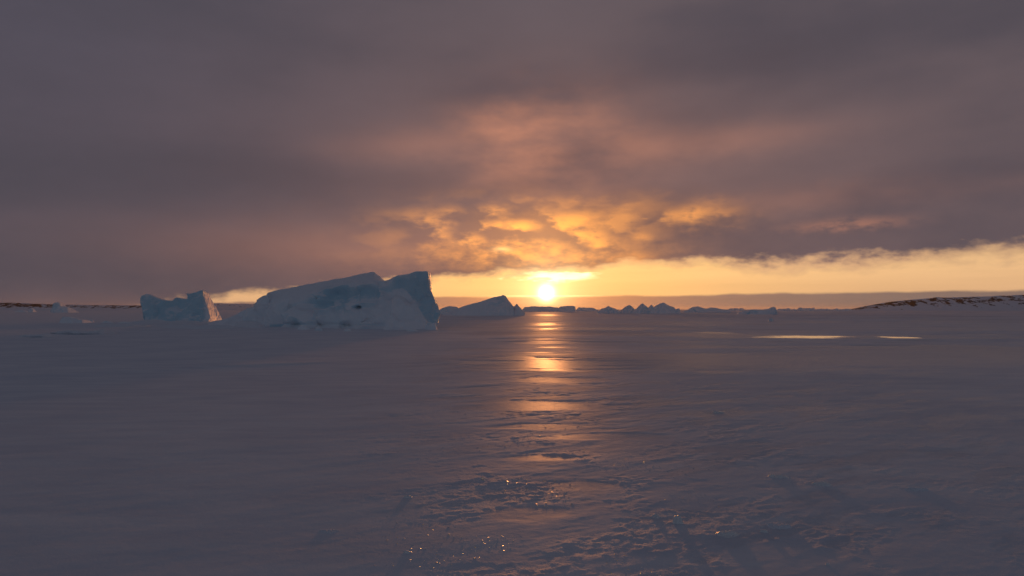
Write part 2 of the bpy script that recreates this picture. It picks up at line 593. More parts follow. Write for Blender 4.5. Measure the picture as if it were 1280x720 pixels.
def ground_fields(x, y):
    D = np.hypot(x, y) + 1e-6
    # rotated coordinates: wind-worked features run up to the right
    c, s = math.cos(R(32)), math.sin(R(32))
    u, v = x * c + y * s, -x * s + y * c
    w = fbm2(x * 0.25, y * 0.25, 3, 40) * 0.8
    # icy lane under the sun and to its right; smooth snow elsewhere
    left = sstep(-1.15 - 0.16 * D, 0.75 - 0.03 * D, x + (0.25 + 0.075 * np.minimum(D, 14)) * fbm2(u * 0.55, v * 1.5, 5, 9, 0.62))
    right = 1 - sstep(1.6 + 0.16 * D, 3.4 + 0.55 * D, x + 0.7 * w) * (1 - sstep(18, 34, D))
    lane = left * right
    # streaks of bare ice
    n = fbm2(u * 0.55, v * 1.5, 6, 11, 0.66)
    n_far = fbm2(x * 0.035, y * 0.12 + x * 0.004, 5, 21, 0.6) * 1.25
    k = sstep(9, 26, D)
    nn = n * (1 - k) + (n_far - 0.06) * k
    ice = sstep(0.02, 0.42, nn + 0.10 - 0.22 * (1 - sstep(5, 14, D))) * lane
    rag = fbm2(x * 0.5, y * 0.8, 4, 61)
    rag_n = fbm2(x * 0.9, y * 2.2, 4, 63)
    flat = np.zeros_like(x)
    streak = fbm2(x * 0.12, y * 1.3, 3, 65) * np.clip(30 / D, .2, 1)
    pool = np.zeros_like(x)
    for cx, cy, hw, hd, amt, gloss in PATCHES:
        rr = np.sqrt(((x - cx) / hw) ** 2 + ((y - cy - 0.02 * (x - cx)) / hd) ** 2) + 0.34 * (rag if cy > 30 else rag_n) + (0.55 if gloss > 0.99 or cy > 30 else 0.3) * streak
        f = (1 - sstep(0.55, 1.10, rr)) * amt if gloss > 0.15 else (1 - sstep(0.2, 1.25, rr)) * amt
        pool = np.maximum(pool, f * gloss)
        flat = np.maximum(flat, f)
    ice = np.maximum(np.maximum(ice * (0.35 + 0.5 * sstep(5, 14, D)), 0.20 * lane * sstep(6, 14, D) * (1 - 0.6 * sstep(18, 30, D))), flat)
    crust = lane * sstep(0.0, 0.5, fbm2(x * 0.9, y * 0.9, 4, 33) + 0.15) * (1 - flat)
    # relief
    h = 0.055 * fbm2(x * 0.045, y * 0.07, 3, 51) * sstep(6, 40, D)
    sas = fbm2(u * 0.5 + w * 0.3, v * 1.5, 4, 71, 0.52)
    h = h + 0.0036 * sas * (0.8 + 0.2 * lane)
    near = 1 - sstep(14, 40, D)
    h = h + near * (0.0022 * fbm2(u * 3.4, v * 5.8, 5, 81, 0.64)) * (0.25 + 0.15 * lane + 0.6 * crust)
    h = h + near * crust * 0.0034 * np.maximum(fbm2(x * 9.0, y * 12.0, 4, 91, 0.66), -0.1)
    # snow lies a little over the ice with a wind-cut edge
    h = h - 0.003 * ice + 0.002
    # one long low wind ridge across the snow on the left
    ax, ay, bx, by = RIDGE
    L = math.hypot(bx - ax, by - ay)
    al = ((x - ax) * (bx - ax) + (y - ay) * (by - ay)) / L
    pe = (-(x - ax) * (by - ay) + (y - ay) * (bx - ax)) / L + 0.5 * fbm2(al * .3, al * 0, 3, 17)
    h = h + 0.035 * np.where(pe < 0, np.exp(-(pe / .22) ** 2), np.exp(-(pe / 1.1) ** 2)) * sstep(-6, 1, al) * (1 - sstep(L * .6, L * 1.1, al))
    # thin sharp crests of hard snow between the icy patches
    rdg = 1 - np.abs(fbm2(u * 0.9 + w * .2, v * 2.6, 4, 101, 0.55)) * 1.6
    h = h + near * (0.25 + 0.75 * lane) * 0.0044 * np.clip(rdg, 0, 1) ** 5 * (1 - flat) * (0.2 + 0.8 * crust)
    h = h * (1 - 0.96 * flat) - (0.003 + 0.009 * (1 - near)) * flat
    far = sstep(300, 900, D)
    h = h * (1 - far)
    glaze = sstep(.06, .28, x / D) * (y > 0) * sstep(4.5, 12, D) * (1 - sstep(70, 200, D)) * (0.35 + 0.65 * sstep(-.3, .35, n * (1 - k) + n_far * k))
    return h, ice, crust, pool, glaze


def ground_z(x, y):
    return float(ground_fields(np.array([x], float), np.array([y], float))[0][0])


def build_ground():
    rr = [0.25, 0.6, 1.1, 1.6, 2.0, 2.3]
    r = 2.5
    while r < 5000:
        rr.append(r)
        k = 0.0036 if r < 15 else 0.0055 if r < 60 else 0.009 if r < 400 else 0.04
        r *= 1 + k
    rr = np.array(rr + [6000.0])
    a_front = np.linspace(-46, 46, 860)
    a_back = np.linspace(46, 314, 50)[1:-1]
    aa = np.radians(np.concatenate([a_front, a_back]))
    nr, na = len(rr), len(aa)
    AA, RR = np.meshgrid(aa, rr)
    X, Y = (RR * np.sin(AA)).ravel(), (RR * np.cos(AA)).ravel()
    h, ice, crust, pool, glaze = ground_fields(X, Y)
    X = np.append(X, 0.0); Y = np.append(Y, 0.0); h = np.append(h, 0.0)
    ice = np.append(ice, 0.0); crust = np.append(crust, 0.0); pool = np.append(pool, 0.0); glaze = np.append(glaze, 0.0)
    i = np.arange(nr - 1)[:, None]
    j = np.arange(na)[None, :]
    j2 = (j + 1) % na
    quads = np.stack([i * na + j, i * na + j2, (i + 1) * na + j2, (i + 1) * na + j], -1).reshape(-1, 4)[:, ::-1]
    tri_j = np.arange(na)
    tris = np.stack([np.full(na, nr * na), (tri_j + 1) % na, tri_j], -1)
    me = bpy.data.meshes.new('frozen_sea')
    nv = len(X)
    me.vertices.add(nv)
    me.vertices.foreach_set('co', np.stack([X, Y, h], -1).astype(np.float32).ravel())
    loops = np.concatenate([quads.ravel(), tris.ravel()]).astype(np.int32)
    me.loops.add(len(loops))
    me.loops.foreach_set('vertex_index', loops)
    starts = np.concatenate([np.arange(len(quads)) * 4, len(quads) * 4 + np.arange(na) * 3]).astype(np.int32)
    me.polygons.add(len(starts))
    me.polygons.foreach_set('loop_start', starts)
    me.polygons.foreach_set('use_smooth', np.ones(len(starts), bool))
    me.update(calc_edges=True)
    for nm, arr in (('ice', ice), ('crust', crust), ('pool', pool), ('glaze', glaze)):
        a = me.attributes.new(nm, 'FLOAT', 'POINT')
        a.data.foreach_set('value', arr.astype(np.float32))
    me.materials.append(M_GROUND)
    o = bpy.data.objects.new('frozen_sea', me)
    o['kind'] = 'structure'
    col.objects.link(o)


build_ground()


# ------------------------------------------------------------------ ice blocks
def hull_into(bm, pts):
    vs = [bm.verts.new(p) for p in pts]
    res = bmesh.ops.convex_hull(bm, input=vs)
    junk = [g for g in res['geom_interior'] + res['geom_unused'] if isinstance(g, bmesh.types.BMVert) and g.is_valid]
    if junk:
        bmesh.ops.delete(bm, geom=list(set(junk)), context='VERTS')


def remesh(hulls, vox, smooth=1):
    """union of convex hulls as one closed skin of even small faces"""
    bm = bmesh.new()
    for h in hulls:
        hull_into(bm, h)
    me = bpy.data.meshes.new('tmp')
    bm.to_mesh(me)
    bm.free()
    o = bpy.data.objects.new('tmp', me)
    col.objects.link(o)
    md = o.modifiers.new('r', 'REMESH')
    md.mode = 'VOXEL'
    md.voxel_size = vox
    md.adaptivity = 0
    if smooth:
        ms = o.modifiers.new('s', 'SMOOTH')
        ms.factor = 0.5
        ms.iterations = smooth
    dg = bpy.context.evaluated_depsgraph_get()
    ev = o.evaluated_get(dg)
    out = bpy.data.meshes.new_from_object(ev)
    bpy.data.objects.remove(o)
    bpy.data.meshes.remove(me)
    return out


def get_co(me):
    a = np.empty(len(me.vertices) * 3)
    me.vertices.foreach_get('co', a)
    return a.reshape(-1, 3)


def get_no(me):
    a = np.empty(len(me.vertices) * 3)
    me.vertex_normals.foreach_get('vector', a)
    return a.reshape(-1, 3)


def put_co(me, p):
    me.vertices.foreach_set('co', p.astype(np.float32).ravel())
    me.update()


def finish(name, me, mat, parent=None, origin=None, smooth=True):
    p = get_co(me)
    if origin is None:
        origin = Vector(((p[:, 0].min() + p[:, 0].max()) / 2, (p[:, 1].min() + p[:, 1].max()) / 2, 0))
    put_co(me, p - np.array(origin))
    me.polygons.foreach_set('use_smooth', np.full(len(me.polygons), smooth))
    me.materials.clear()
    me.materials.append(mat)
    me.name = name
    o = bpy.data.objects.new(name, me)
    col.objects.link(o)
    if parent is not None:
        o.parent = parent
    else:
        o.location = origin
    return o


def tag(o, label, cat, group=None):
    o['label'] = label
    o['category'] = cat
    if group:
        o['group'] = group
    return o


def root(name, loc, label, cat, group=None):
    o = bpy.data.objects.new(name, None)
    o.empty_display_size = 0.5
    o.location = loc
    col.objects.link(o)
    return tag(o, label, cat, group)


def crag(me, amp, f, off, facet=0.6, blue_bias=0.0, dents=(), floor_blue=0.25, keep=None):
    """weather a block: broad swelling, chipped facets, fine roughness; fills the 'blue' attribute"""
    p, n = get_co(me), get_no(me)
    big = fbm3(p, f, 3, off)
    rid = 1 - 2 * np.abs(fbm3(p, f * 1.7, 3, off + 31))
    # chipped facets: quantised noise
    q = fbm3(p, f * 2.4, 2, off + 60)
    step = np.floor(q * 4) / 4 + sstep(0.55, 1.0, (q * 4) % 1.0) / 4
    fine = fbm3(p, f * 8, 3, off + 90, 0.55)
    d = amp * (0.45 * big + 0.12 * rid + facet * (step - q * 0.4) * 0.6 + 0.07 * fine)
    d = d + 0.16 * amp * fbm3(p, f * 14, 3, off + 150, 0.6) * sstep(0.25, 0.7, np.abs(n[:, 0]))
    d = d * sstep(-0.1, 0.6, p[:, 2])
    if keep is not None:
        d = d * keep(p)
    p2 = p + n * d[:, None]
    for (c, rad, depth) in dents:
        e = (p2 - np.array(c)) / np.array(rad)
        g = np.exp(-(e ** 2).sum(1))
        p2 = p2 + np.array((0.1, 1.0, 0.1)) * (g * depth)[:, None]
    put_co(me, p2)
    b = 0.42 + blue_bias + 0.26 * fbm3(p, f * 0.7, 3, off + 120)
    a = me.attributes.new('blue', 'FLOAT', 'POINT')
    a.data.foreach_set('value', b.astype(np.float32))
    return p2, b


def chip(me, n_chips, rad, depth, seed, zmin=0.1, steep=0.55):
    """knock flat facets off a block, as ice breaks"""
    rs = np.random.default_rng(seed)
    p = get_co(me)
    n = get_no(me)
    ok = np.nonzero((p[:, 2] > zmin) & (n[:, 1] < -0.2) & (n[:, 2] < 0.75) & (n[:, 0] < 0.45))[0]
    if not len(ok):
        return
    for _ in range(n_chips):
        i = ok[rs.integers(len(ok))]
        c = p[i]
        m = n[i] + rs.normal(size=3) * steep * np.array((1, 1, .6))
        m /= np.linalg.norm(m)
        r = rad * rs.uniform(.4, 1.3)
        dist = np.linalg.norm((p - c) * np.array((1, 1, 1.2)), axis=1)
        off = (p - c) @ m + depth * rs.uniform(.3, 1.0) * r / rad
        sel = (dist < r) & (off > 0)
        w = 1 - sstep(.55, 1.0, dist[sel] / r)
        p[sel] -= (np.minimum(off[sel], depth * 1.6) * 0.95 * w)[:, None] * m
    put_co(me, p)


def set_blue(me, b):
    me.attributes['blue'].data.foreach_set('value', np.asarray(b, np.float32))


def outline_hulls(pts, base_y, D, dep, lean=0.45, back=0.75, seed=0, sink=0.4, ragged=0.12):
    """prisms under a skyline given as photo pixels, built at real distance D with real depth dep"""
    rs = random.Random(seed)
    hs = []
    js = [(rs.uniform(-ragged, ragged) * dep, rs.uniform(-ragged, ragged) * dep) for _ in pts]
    for i in range(len(pts) - 1):
        h = []
        for k in (i, i + 1):
            px, py = pts[k]
            t = D + dep * lean + js[k][0]
            top = at(px, py, t)
            h.append(top)
            t2 = at(px, py, D + dep * back + js[k][1])
            h.append(Vector((top.x * 0.5 + t2.x * 0.5, t2.y, top.z * 0.93)))
            f = at(px, base_y, D + js[k][1] * 0.4)
            h.append(Vector((f.x, f.y, -sink)))
            h.append(Vector((top.x, D + dep, -sink)))
        hs.append(h)
    return hs


# ---- the large wedge-shaped iceberg
DB = 57.0
slab = outline_hulls([(258, 404.5), (272, 401), (287, 397), (300, 389), (316, 380), (317, 373), (334, 368), (335, 365)], 408, 62, 9, 0.40, 0.7, 1)
brk = [(333, 366, 388), (350, 361.5, 383), (375, 357, 376), (400, 352.3, 367), (420, 348.5, 361), (440, 344.5, 356.5), (455, 341.5, 355), (467, 340, 353), (475, 346, 357)]
for a, c in zip(brk[:-1], brk[1:]):
    h = []
    for q, (px, ry, by_) in enumerate((a, c)):
        ft = 60.5 - (px - 333) / 142 * 3.5           # the front comes nearer towards the right
        top, rim, toe = at(px, ry, ft + 7.0), at(px, by_, ft + 2.0), at(px, 408, ft + 0.6)
        h += [top, rim, Vector((toe.x, toe.y, -.4)), Vector((top.x, top.y + 3.5, top.z * .9)), Vector((top.x, top.y + 7, -.4))]
    slab.append(h)
block = outline_hulls([(470, 348), (480, 347), (500, 343.5), (524, 338), (534, 337.5)], 411, 55.8, 9, 0.40, 0.8, 3, ragged=0.05)
# overhanging right end
block.append([at(524, 339, 59), at(536.5, 338.5, 59), at(538.5, 345, 58.6), at(537.5, 356, 58.2), at(536.5, 372, 57.6), at(530, 411, 56.2) + Vector((0, 0, -.4)), at(515, 412, 55.6) + Vector((0, 0, -.4)),
              at(537, 341, 63), at(536, 372, 64), at(530, 405, 65) + Vector((0, 0, -1.0))])
block.append([at(533, 361, 58.2), at(539.5, 363.5, 58.0), at(545.5, 377, 57.6), at(548.5, 385, 57.4), at(548.8, 392, 57.2), at(545, 403, 56.6), at(543.5, 411.5, 55.9) + Vector((0, 0, -.4)), at(520, 412, 55.6) + Vector((0, 0, -.4)),
              at(540, 368, 62), at(547, 387, 62.5), at(543, 405, 63) + Vector((0, 0, -1.0)), at(520, 400, 63)])
# leaning snowy facet in front of the block
block.append([at(486, 368, 56.9), at(489, 365.0, 57.2), at(509, 369, 57.2), at(520, 385, 56.0), at(532, 400, 55.2), at(536, 411.5, 54.6) + Vector((0, 0, -.3)), at(484, 384, 55.7),
              at(478, 412, 54.2) + Vector((0, 0, -.4)), at(500, 413, 53.9) + Vector((0, 0, -.4)), at(490, 366, 62), at(530, 405, 62), at(480, 411, 62) + Vector((0, 0, -.4))])
# mid-height shelf and toe along the front
block.append([at(392, 386, 58.4), at(440, 377, 58.0), at(470, 374, 57.6), at(486, 373, 57.6), at(484, 411, 55.2) + Vector((0, 0, -.4)), at(390, 411, 57.2) + Vector((0, 0, -.4)), at(392, 387, 60), at(470, 374, 62), at(480, 411, 64)])
block.append([at(352, 392, 60), at(372, 380, 61), at(400, 382, 60.5), at(405, 410, 57.5) + Vector((0, 0, -.4)), at(345, 410, 58.8) + Vector((0, 0, -.4)), at(380, 382, 66), at(400, 405, 66)])
me = remesh(slab + block, 0.07, 1)
chip(me, 150, 1.5, 0.26, 5, steep=0.5)
cav = at(444, 385, 57.6)
p2, b = crag(me, 0.20, 0.42, 4.0, 0.9, -0.10, dents=[((cav.x, cav.y, cav.z), (0.26, 1.6, 0.15), 1.3)] + [((at(x_, y_, d_).x, d_, .22), (w_, 1.4, .2), .9) for x_, y_, d_, w_ in ((338, 409, 59.3, 1.3), (362, 409, 58.6, .9), (392, 410, 57.6, 1.4), (456, 411, 55.8, 1.5), (425, 411, 56.8, .7))],
             keep=lambda p: 1 - 0.45 * sstep(3.9, 4.6, p[:, 2]))
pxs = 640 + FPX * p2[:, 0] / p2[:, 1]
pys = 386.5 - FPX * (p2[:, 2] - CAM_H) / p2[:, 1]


def blob(cx, cy, rx, ry, a):
    return a * np.exp(-(((pxs - cx) / rx) ** 2 + ((pys - cy) / ry) ** 2))


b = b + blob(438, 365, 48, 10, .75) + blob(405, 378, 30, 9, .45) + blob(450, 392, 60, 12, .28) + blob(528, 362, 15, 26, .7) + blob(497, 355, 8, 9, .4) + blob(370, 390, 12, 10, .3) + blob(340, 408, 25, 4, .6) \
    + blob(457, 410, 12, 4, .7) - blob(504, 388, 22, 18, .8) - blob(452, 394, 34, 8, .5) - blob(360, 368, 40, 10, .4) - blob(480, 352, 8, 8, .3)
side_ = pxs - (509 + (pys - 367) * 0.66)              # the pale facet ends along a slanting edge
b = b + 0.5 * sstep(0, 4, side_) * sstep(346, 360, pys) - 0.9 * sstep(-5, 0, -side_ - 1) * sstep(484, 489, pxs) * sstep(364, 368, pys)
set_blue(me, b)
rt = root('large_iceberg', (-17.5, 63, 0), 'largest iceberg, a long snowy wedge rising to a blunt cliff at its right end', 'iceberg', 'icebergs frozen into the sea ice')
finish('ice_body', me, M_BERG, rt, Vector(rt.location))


def drift(name, spine, width, height, vox, seed, parent=None, origin=None, mat=None, under=False):
    """low bank of drifted snow along a line of ground points"""
    hs = []
    rs = random.Random(seed)
    hts = [height * rs.uniform(.55, 1.1) for _ in spine]
    wds = [width * rs.uniform(.7, 1.15) for _ in spine]
    hts[0] = hts[-1] = height * .2
    for i in range(len(spine) - 1):
        h = []
        for k in (i, i + 1):
            x, y = spine[k]
            w = wds[k]
            h += [Vector((x, y, hts[k])), Vector((x, y + w * .3, hts[k] * .9)), Vector((x, y - w * (.3 if under else 1.0), -.12)), Vector((x, y - w * (.8 if under else .45), hts[k] * (.6 if under else .45))), Vector((x, y + w, -.15))]
        hs.append(h)
    me = remesh(hs, vox, 2 if under else 6)
    p, n = get_co(me), get_no(me)
    d = 0.10 * height * fbm3(p, 1.1 / max(height, .2), 3, seed) + 0.25 * height * fbm3(p, .25 / max(height, .2), 2, seed + 9)
    put_co(me, p + n * d[:, None])
    return finish(name, me, mat or M_SNOW, parent, origin)


def gp(px, py):
    f = foot(px, py)
    return (f.x, f.y)


drift('snow_drift', [gp(262, 404.5), gp(280, 406), gp(300, 408), gp(318, 409.5), gp(330, 410.5)], 1.3, 0.5, 0.07, 5, rt, Vector(rt.location))

# ---- the two-horned iceberg on the left
D2 = 84.0
l_out = [(175, 373), (177, 369.5), (182, 366.5), (187, 367.5), (196, 372.5), (206, 375), (214, 375.5), (218, 371.5), (222, 372), (226, 374.5), (231, 371), (232, 366), (240, 364.5), (247, 363), (251, 361.8), (253.5, 363)]
hs = outline_hulls(l_out, 402.5, D2, 9, 0.25, 0.6, 11, ragged=0.04)
# the right end slopes away and faces the low sun
hs.append([at(236, 368, D2 + 2.4), at(253, 363, D2 + 2.5), at(255.5, 376, D2 + 2.2), at(262, 396, D2 + 1.0), at(258, 403, D2 + .6) + Vector((0, 0, -.4)), at(236, 403, D2 + .3) + Vector((0, 0, -.4)),
           at(257, 366, D2 + 7), at(272, 396, D2 + 6.5), at(273, 402, D2 + 7) + Vector((0, 0, -.5)), at(240, 402, D2 + 10) + Vector((0, 0, -.5))])
me = remesh(hs, 0.085, 1)
chip(me, 45, 1.5, 0.16, 6, steep=0.35)
p2, b = crag(me, 0.18, 0.45, 14.0, 0.8, 0.42)
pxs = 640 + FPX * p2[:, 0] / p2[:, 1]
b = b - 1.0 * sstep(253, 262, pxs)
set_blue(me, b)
rt2 = root('horned_iceberg', (at(222, 400, D2 + 4).x, D2 + 4, 0), 'blue iceberg with a horn at each end and a sunlit sloping right face', 'iceberg', 'icebergs frozen into the sea ice')
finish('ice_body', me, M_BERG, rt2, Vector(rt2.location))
drift('snow_drift', [gp(165, 403.5), gp(185, 404.5), gp(210, 404.5), gp(240, 405), gp(262, 404.5), gp(276, 403.5)], 2.2, 0.42, 0.09, 8, rt2, Vector(rt2.location))


# ---- middle-distance and far icebergs: each outline stands at its own distance
def far_berg(name, pts, base_y, D, dep, label, seed, amp=None, vox=None, blue=0.0, lean=0.35, group='small icebergs along the horizon', cat='iceberg'):
    px = D / FPX
    me = remesh(outline_hulls(pts, base_y, D, dep, lean, 0.7, seed), vox or px * 0.55, 1)
    a = amp if amp is not None else px * 1.4
    hh = get_co(me)[:, 2].max()
    chip(me, 22, hh * .45, hh * .06, seed, .2, .35)
    crag(me, a, 0.22 / px * 0.30, seed * 3.3, 0.8, blue)
    o = finish(name, me, M_BERG)
    return tag(o, label, cat, group)


far_berg('peaked_iceberg', [(553, 393.5), (566, 388.5), (580, 383), (600, 377), (620, 370.5), (628, 368.5), (632, 369.5), (636, 376), (640, 382), (643, 383), (646, 379.5), (649, 384), (653, 388), (656, 392)],
         394.3, 170, 16, 'dark triangular iceberg with a small knob, standing just left of the sun', 21, amp=0.3, group='icebergs frozen into the sea ice')
far_berg('low_iceberg', [(546, 390), (551, 386), (556, 384), (562, 382.5), (569, 383.5), (575, 386), (580, 390)], 391.5, 225, 9, 'low dark ice hump wedged between the largest iceberg and the triangular one', 22)
far_berg('low_iceberg', [(747, 390), (752, 386), (757, 384.5), (760.5, 382), (763, 384), (770, 386.5), (776, 390)], 391.3, 260, 10, 'low mound-shaped iceberg with one small point, nearest of the row right of the sun', 23)
far_berg('low_iceberg', [(775, 390), (780, 386), (784, 383), (787, 381.5), (790, 383), (794, 388), (797, 391)], 391.6, 262, 10, 'small steep pyramid of ice between the pointed mound and the twin-peaked iceberg', 24)
far_berg('twin_peaked_iceberg', [(792, 390), (797, 384.5), (803, 379), (808, 383), (812, 385), (815, 380.5), (817.5, 384.5), (823, 381), (829, 378), (836, 382), (843, 384.5), (845, 387), (849, 385.5), (851, 390)],
         392, 250, 16, 'twin-peaked dark iceberg, tallest of the small ones right of the sun', 25, group='icebergs frozen into the sea ice')
far_berg('low_iceberg', [(854, 390), (862, 386), (868, 384), (872, 383), (878, 385), (884, 386), (890, 384), (900, 386), (910, 387), (914, 389.5)], 390.6, 330, 14, 'long flat iceberg with two soft bumps, right of the twin-peaked iceberg', 26)
far_berg('low_iceberg', [(924, 391), (930, 388.5), (940, 387), (955, 387), (962, 385.5), (966, 383.3), (970, 384.5), (972, 391)], 392.6, 215, 9, 'bluish low iceberg with a raised knob at its right end', 27, blue=0.2)
far_berg('tabular_iceberg', [(652, 388), (656, 384), (668, 383), (684, 383.5), (697, 384.2), (702, 387.5)], 388.4, 520, 20, 'flat-topped iceberg right under the sun, glowing orange', 28)
far_berg('tabular_iceberg', [(697, 387), (700, 383), (708, 382.2), (716, 382.6), (719, 383.5), (719.5, 388)], 389.0, 430, 22, 'small flat-topped iceberg with a bright right edge, just right of the sun', 29)
far_berg('tabular_iceberg', [(721, 388), (724, 384.2), (736, 384.2), (742, 385), (748, 388)], 388.4, 540, 18, 'thin flat iceberg between the bright-edged block and the row of mounds', 30)
R_FAR = [((911, 931), 384.8, 'jagged far ice ridge behind the gap left of the bluish iceberg'), ((972, 996), 385.3, 'low far ice ridge just right of the bluish iceberg'),
         ((996, 1020), 384.0, 'highest hump of the far ice ridges, toward the headland'), ((1018, 1044), 385.0, 'ragged far ice ridge between the highest hump and the headland'),
         ((1040, 1066), 385.4, 'last thin ice ridge touching the left end of the headland')]
for k, ((xa, xb), yt, lab) in enumerate(R_FAR):
    rs = random.Random(k + 50)
    n = 8
    pts = [(xa, 388)] + [(xa + (xb - xa) * (i + 1) / (n + 1), yt + rs.uniform(0, 1.9) + (0 if i != n // 2 else -.6)) for i in range(n)] + [(xb, 388)]
    far_berg('ice_ridge', pts, 388.8, 560 + 30 * rs.random(), 16, lab, 60 + k, amp=0.7, vox=0.4, group='far ridges of broken ice', cat='ice ridge')

# left-hand small ones
far_berg('low_iceberg', [(62, 389), (65, 379.5), (70, 377.5), (74, 378.5), (76, 384), (80, 382.5), (84, 384), (86, 389.5)], 390.6, 320, 14, 'pale iceberg with a sunlit edge before the far left shore', 31, blue=0.1)
far_berg('ice_block', [(34.5, 389), (36.5, 387), (39, 384.6), (41, 388), (41.5, 389.6)], 389.9, 360, 6, 'tiny sunlit ice block far out, leftmost below the dark shore', 32, group='small ice blocks', cat='ice block')
far_berg('ice_block', [(74, 401), (78, 396.5), (86, 396), (94, 397.8), (99, 400), (102, 399.8), (104, 403)], 403.8, 76, 5, 'low slab of ice with a sunlit sloping top, left of the horned iceberg', 33, amp=.12, group='small ice blocks', cat='ice block')
far_berg('ice_block', [(110, 402), (112, 399.8), (115, 399.4), (117, 402)], 402.4, 83, 1.0, 'small pale ice lump between the sloping slab and the horned iceberg', 34, amp=.06, group='small ice blocks', cat='ice block')
far_berg('ice_block', [(961, 400), (962.5, 398.2), (964, 397.6), (966, 399), (967, 401.2)], 401.4, 89, .8, 'lone dark lump of ice on the flat below the bluish knobbed iceberg', 35, amp=.05, group='small ice blocks', cat='ice block')
far_berg('ice_block', [(531, 409), (534, 404.5), (537, 402.5), (540, 405), (543, 404), (546, 410)], 411.4, 53.6, 1.3, 'glinting broken ice lump at the right foot of the largest iceberg', 36, amp=.12, group='small ice blocks', cat='ice block')

far_berg('ice_block', [(126, 403.4), (129, 401.6), (133, 401.0), (138, 402.2), (141, 403.4)], 404.0, 78, 1.6, 'low crumbled ice lump, left of the pair just before the horned iceberg', 37, amp=.06, group='small ice blocks', cat='ice block')
far_berg('ice_block', [(147, 403.6), (151, 402.4), (156, 401.8), (162, 402.8), (166, 403.8)], 404.4, 76, 1.8, 'low crumbled ice lump nearest to the horned iceberg on its left', 38, amp=.06, group='small ice blocks', cat='ice block')
far_berg('ice_block', [(17, 389.6), (20, 388.2), (25, 387.4), (30, 388.4), (33, 389.6)], 389.9, 370, 7, 'pale low ice block beside the tiny sunlit one below the dark shore', 39, group='small ice blocks', cat='ice block')

# fallen blocks along the foot of the largest iceberg
for k, (px, py, hw, hh, lab) in enumerate((
        (303, 406.5, 6, 3.0, 'snowy fallen block at the thin left end of the largest iceberg'),
        (324, 409.5, 4.5, 3.4, 'small fallen block under the lowest slope of the largest iceberg'),
        (379, 412.0, 8, 6.0, 'rounded white block piled against the foot of the largest iceberg, biggest of those'),
        (398, 412.6, 5.5, 4.2, 'white block leaning right of the biggest fallen block'),
        (434, 413.2, 5, 2.6, 'low fallen chunk under the dark hollow of the largest iceberg'),
        (515, 413.6, 7, 2.4, 'flat broken slab under the pale facet of the largest iceberg'))):
    D_ = foot(px, py).y
    far_berg('ice_block', [(px - hw, py - .5), (px - hw * .5, py - hh * .8), (px - hw * .1, py - hh), (px + hw * .45, py - hh * .75), (px + hw, py - .4)], py + .4, D_, hw * 2 * D_ / FPX, lab, 80 + k, amp=.05, vox=.04, group='small ice blocks', cat='ice block')

# low banks of drifted snow on the left plain
for sp_, w, h, sd_, lab in (
        ([gp(70, 416), gp(90, 417.5), (gp(110, 418)), gp(130, 417.5), gp(150, 416)], 0.9, 0.30, 71, 'low snow bank with a dark undercut front, left of the horned iceberg'),
        ([gp(30, 420), gp(46, 421.5), gp(60, 421.5), gp(78, 420.5)], 0.7, 0.20, 72, 'shorter snow bank at the far left edge of the plain'),
        ([gp(196, 408), gp(220, 410), gp(250, 411), gp(280, 410.5), gp(300, 410)], 1.3, 0.33, 73, 'long snow bank in front of the horned iceberg'),
        ([gp(120, 407), gp(140, 408), gp(165, 408.5), gp(190, 407.5)], 1.2, 0.25, 74, 'smooth snow bank left of the horned iceberg foot')):
    tag(drift('snow_bank', sp_, w, h, 0.05, sd_, under=sd_ < 73), lab, 'snow bank', 'low snow banks on the sea ice')


# ------------------------------------------------------------------ shores
def shore(name, prof, D, depth, base_y, rock_pts):
    """low snow-covered land: skyline profile in photo pixels at distance D"""
    xs = np.linspace(prof[0][0], prof[-1][0], 420)
    ys = np.interp(xs, [p[0] for p in prof], [p[1] for p in prof])
    hts = (386.5 - ys) / FPX * (D + depth * .35) + CAM_H
    hts = np.maximum(hts, -0.5)
    X0 = (xs - 640) / FPX
    tt = np.concatenate([np.linspace(0, .4, 46), np.linspace(.45, 1.6, 14)])
    TT, XX = np.meshgrid(tt, X0, indexing='ij')
    HH = np.broadcast_to(hts, TT.shape)
    Yg = D + depth * TT
    Xg = XX * Yg
    prof_t = sstep(0.0, 0.22, TT) * 0.62 + sstep(0.16, 0.34, TT) * 0.38
    prof_t = prof_t * (1 - sstep(0.9, 1.6, TT))
    nz = fbm2(Xg * .03, Yg * .03, 5, 5)
    gul = np.abs(fbm2(Xg * .05, Yg * .012, 4, 15))
    Z = HH * (prof_t + 0.16 * nz * prof_t * (1 - sstep(.25, .4, TT)) - .22 * gul * sstep(.02, .15, TT) * (1 - sstep(.22, .36, TT))) - 0.3
    rock = sstep(.10, .2, TT) * (1 - sstep(.30, .37, TT)) * np.interp(xs, [p[0] for p in rock_pts], [p[1] for p in rock_pts])[None, :]
    rock = rock - 0.5 * (TT > .42)
    nt_, nx_ = TT.shape
    v = np.stack([Xg, Yg, Z], -1).reshape(-1, 3)
    i = np.arange(nt_ - 1)[:, None]; j = np.arange(nx_ - 1)[None, :]
    q = np.stack([i * nx_ + j, i * nx_ + j + 1, (i + 1) * nx_ + j + 1, (i + 1) * nx_ + j], -1).reshape(-1, 4)
    me = bpy.data.meshes.new(name)
    me.from_pydata(v.tolist(), [], q.tolist())
    a = me.attributes.new('rock', 'FLOAT', 'POINT')
    a.data.foreach_set('value', rock.astype(np.float32).ravel())
    me.polygons.foreach_set('use_smooth', np.ones(len(me.polygons), bool))
    me.materials.append(M_COAST)
    o = bpy.data.objects.new(name, me)
    o['kind'] = 'structure'
    col.objects.link(o)


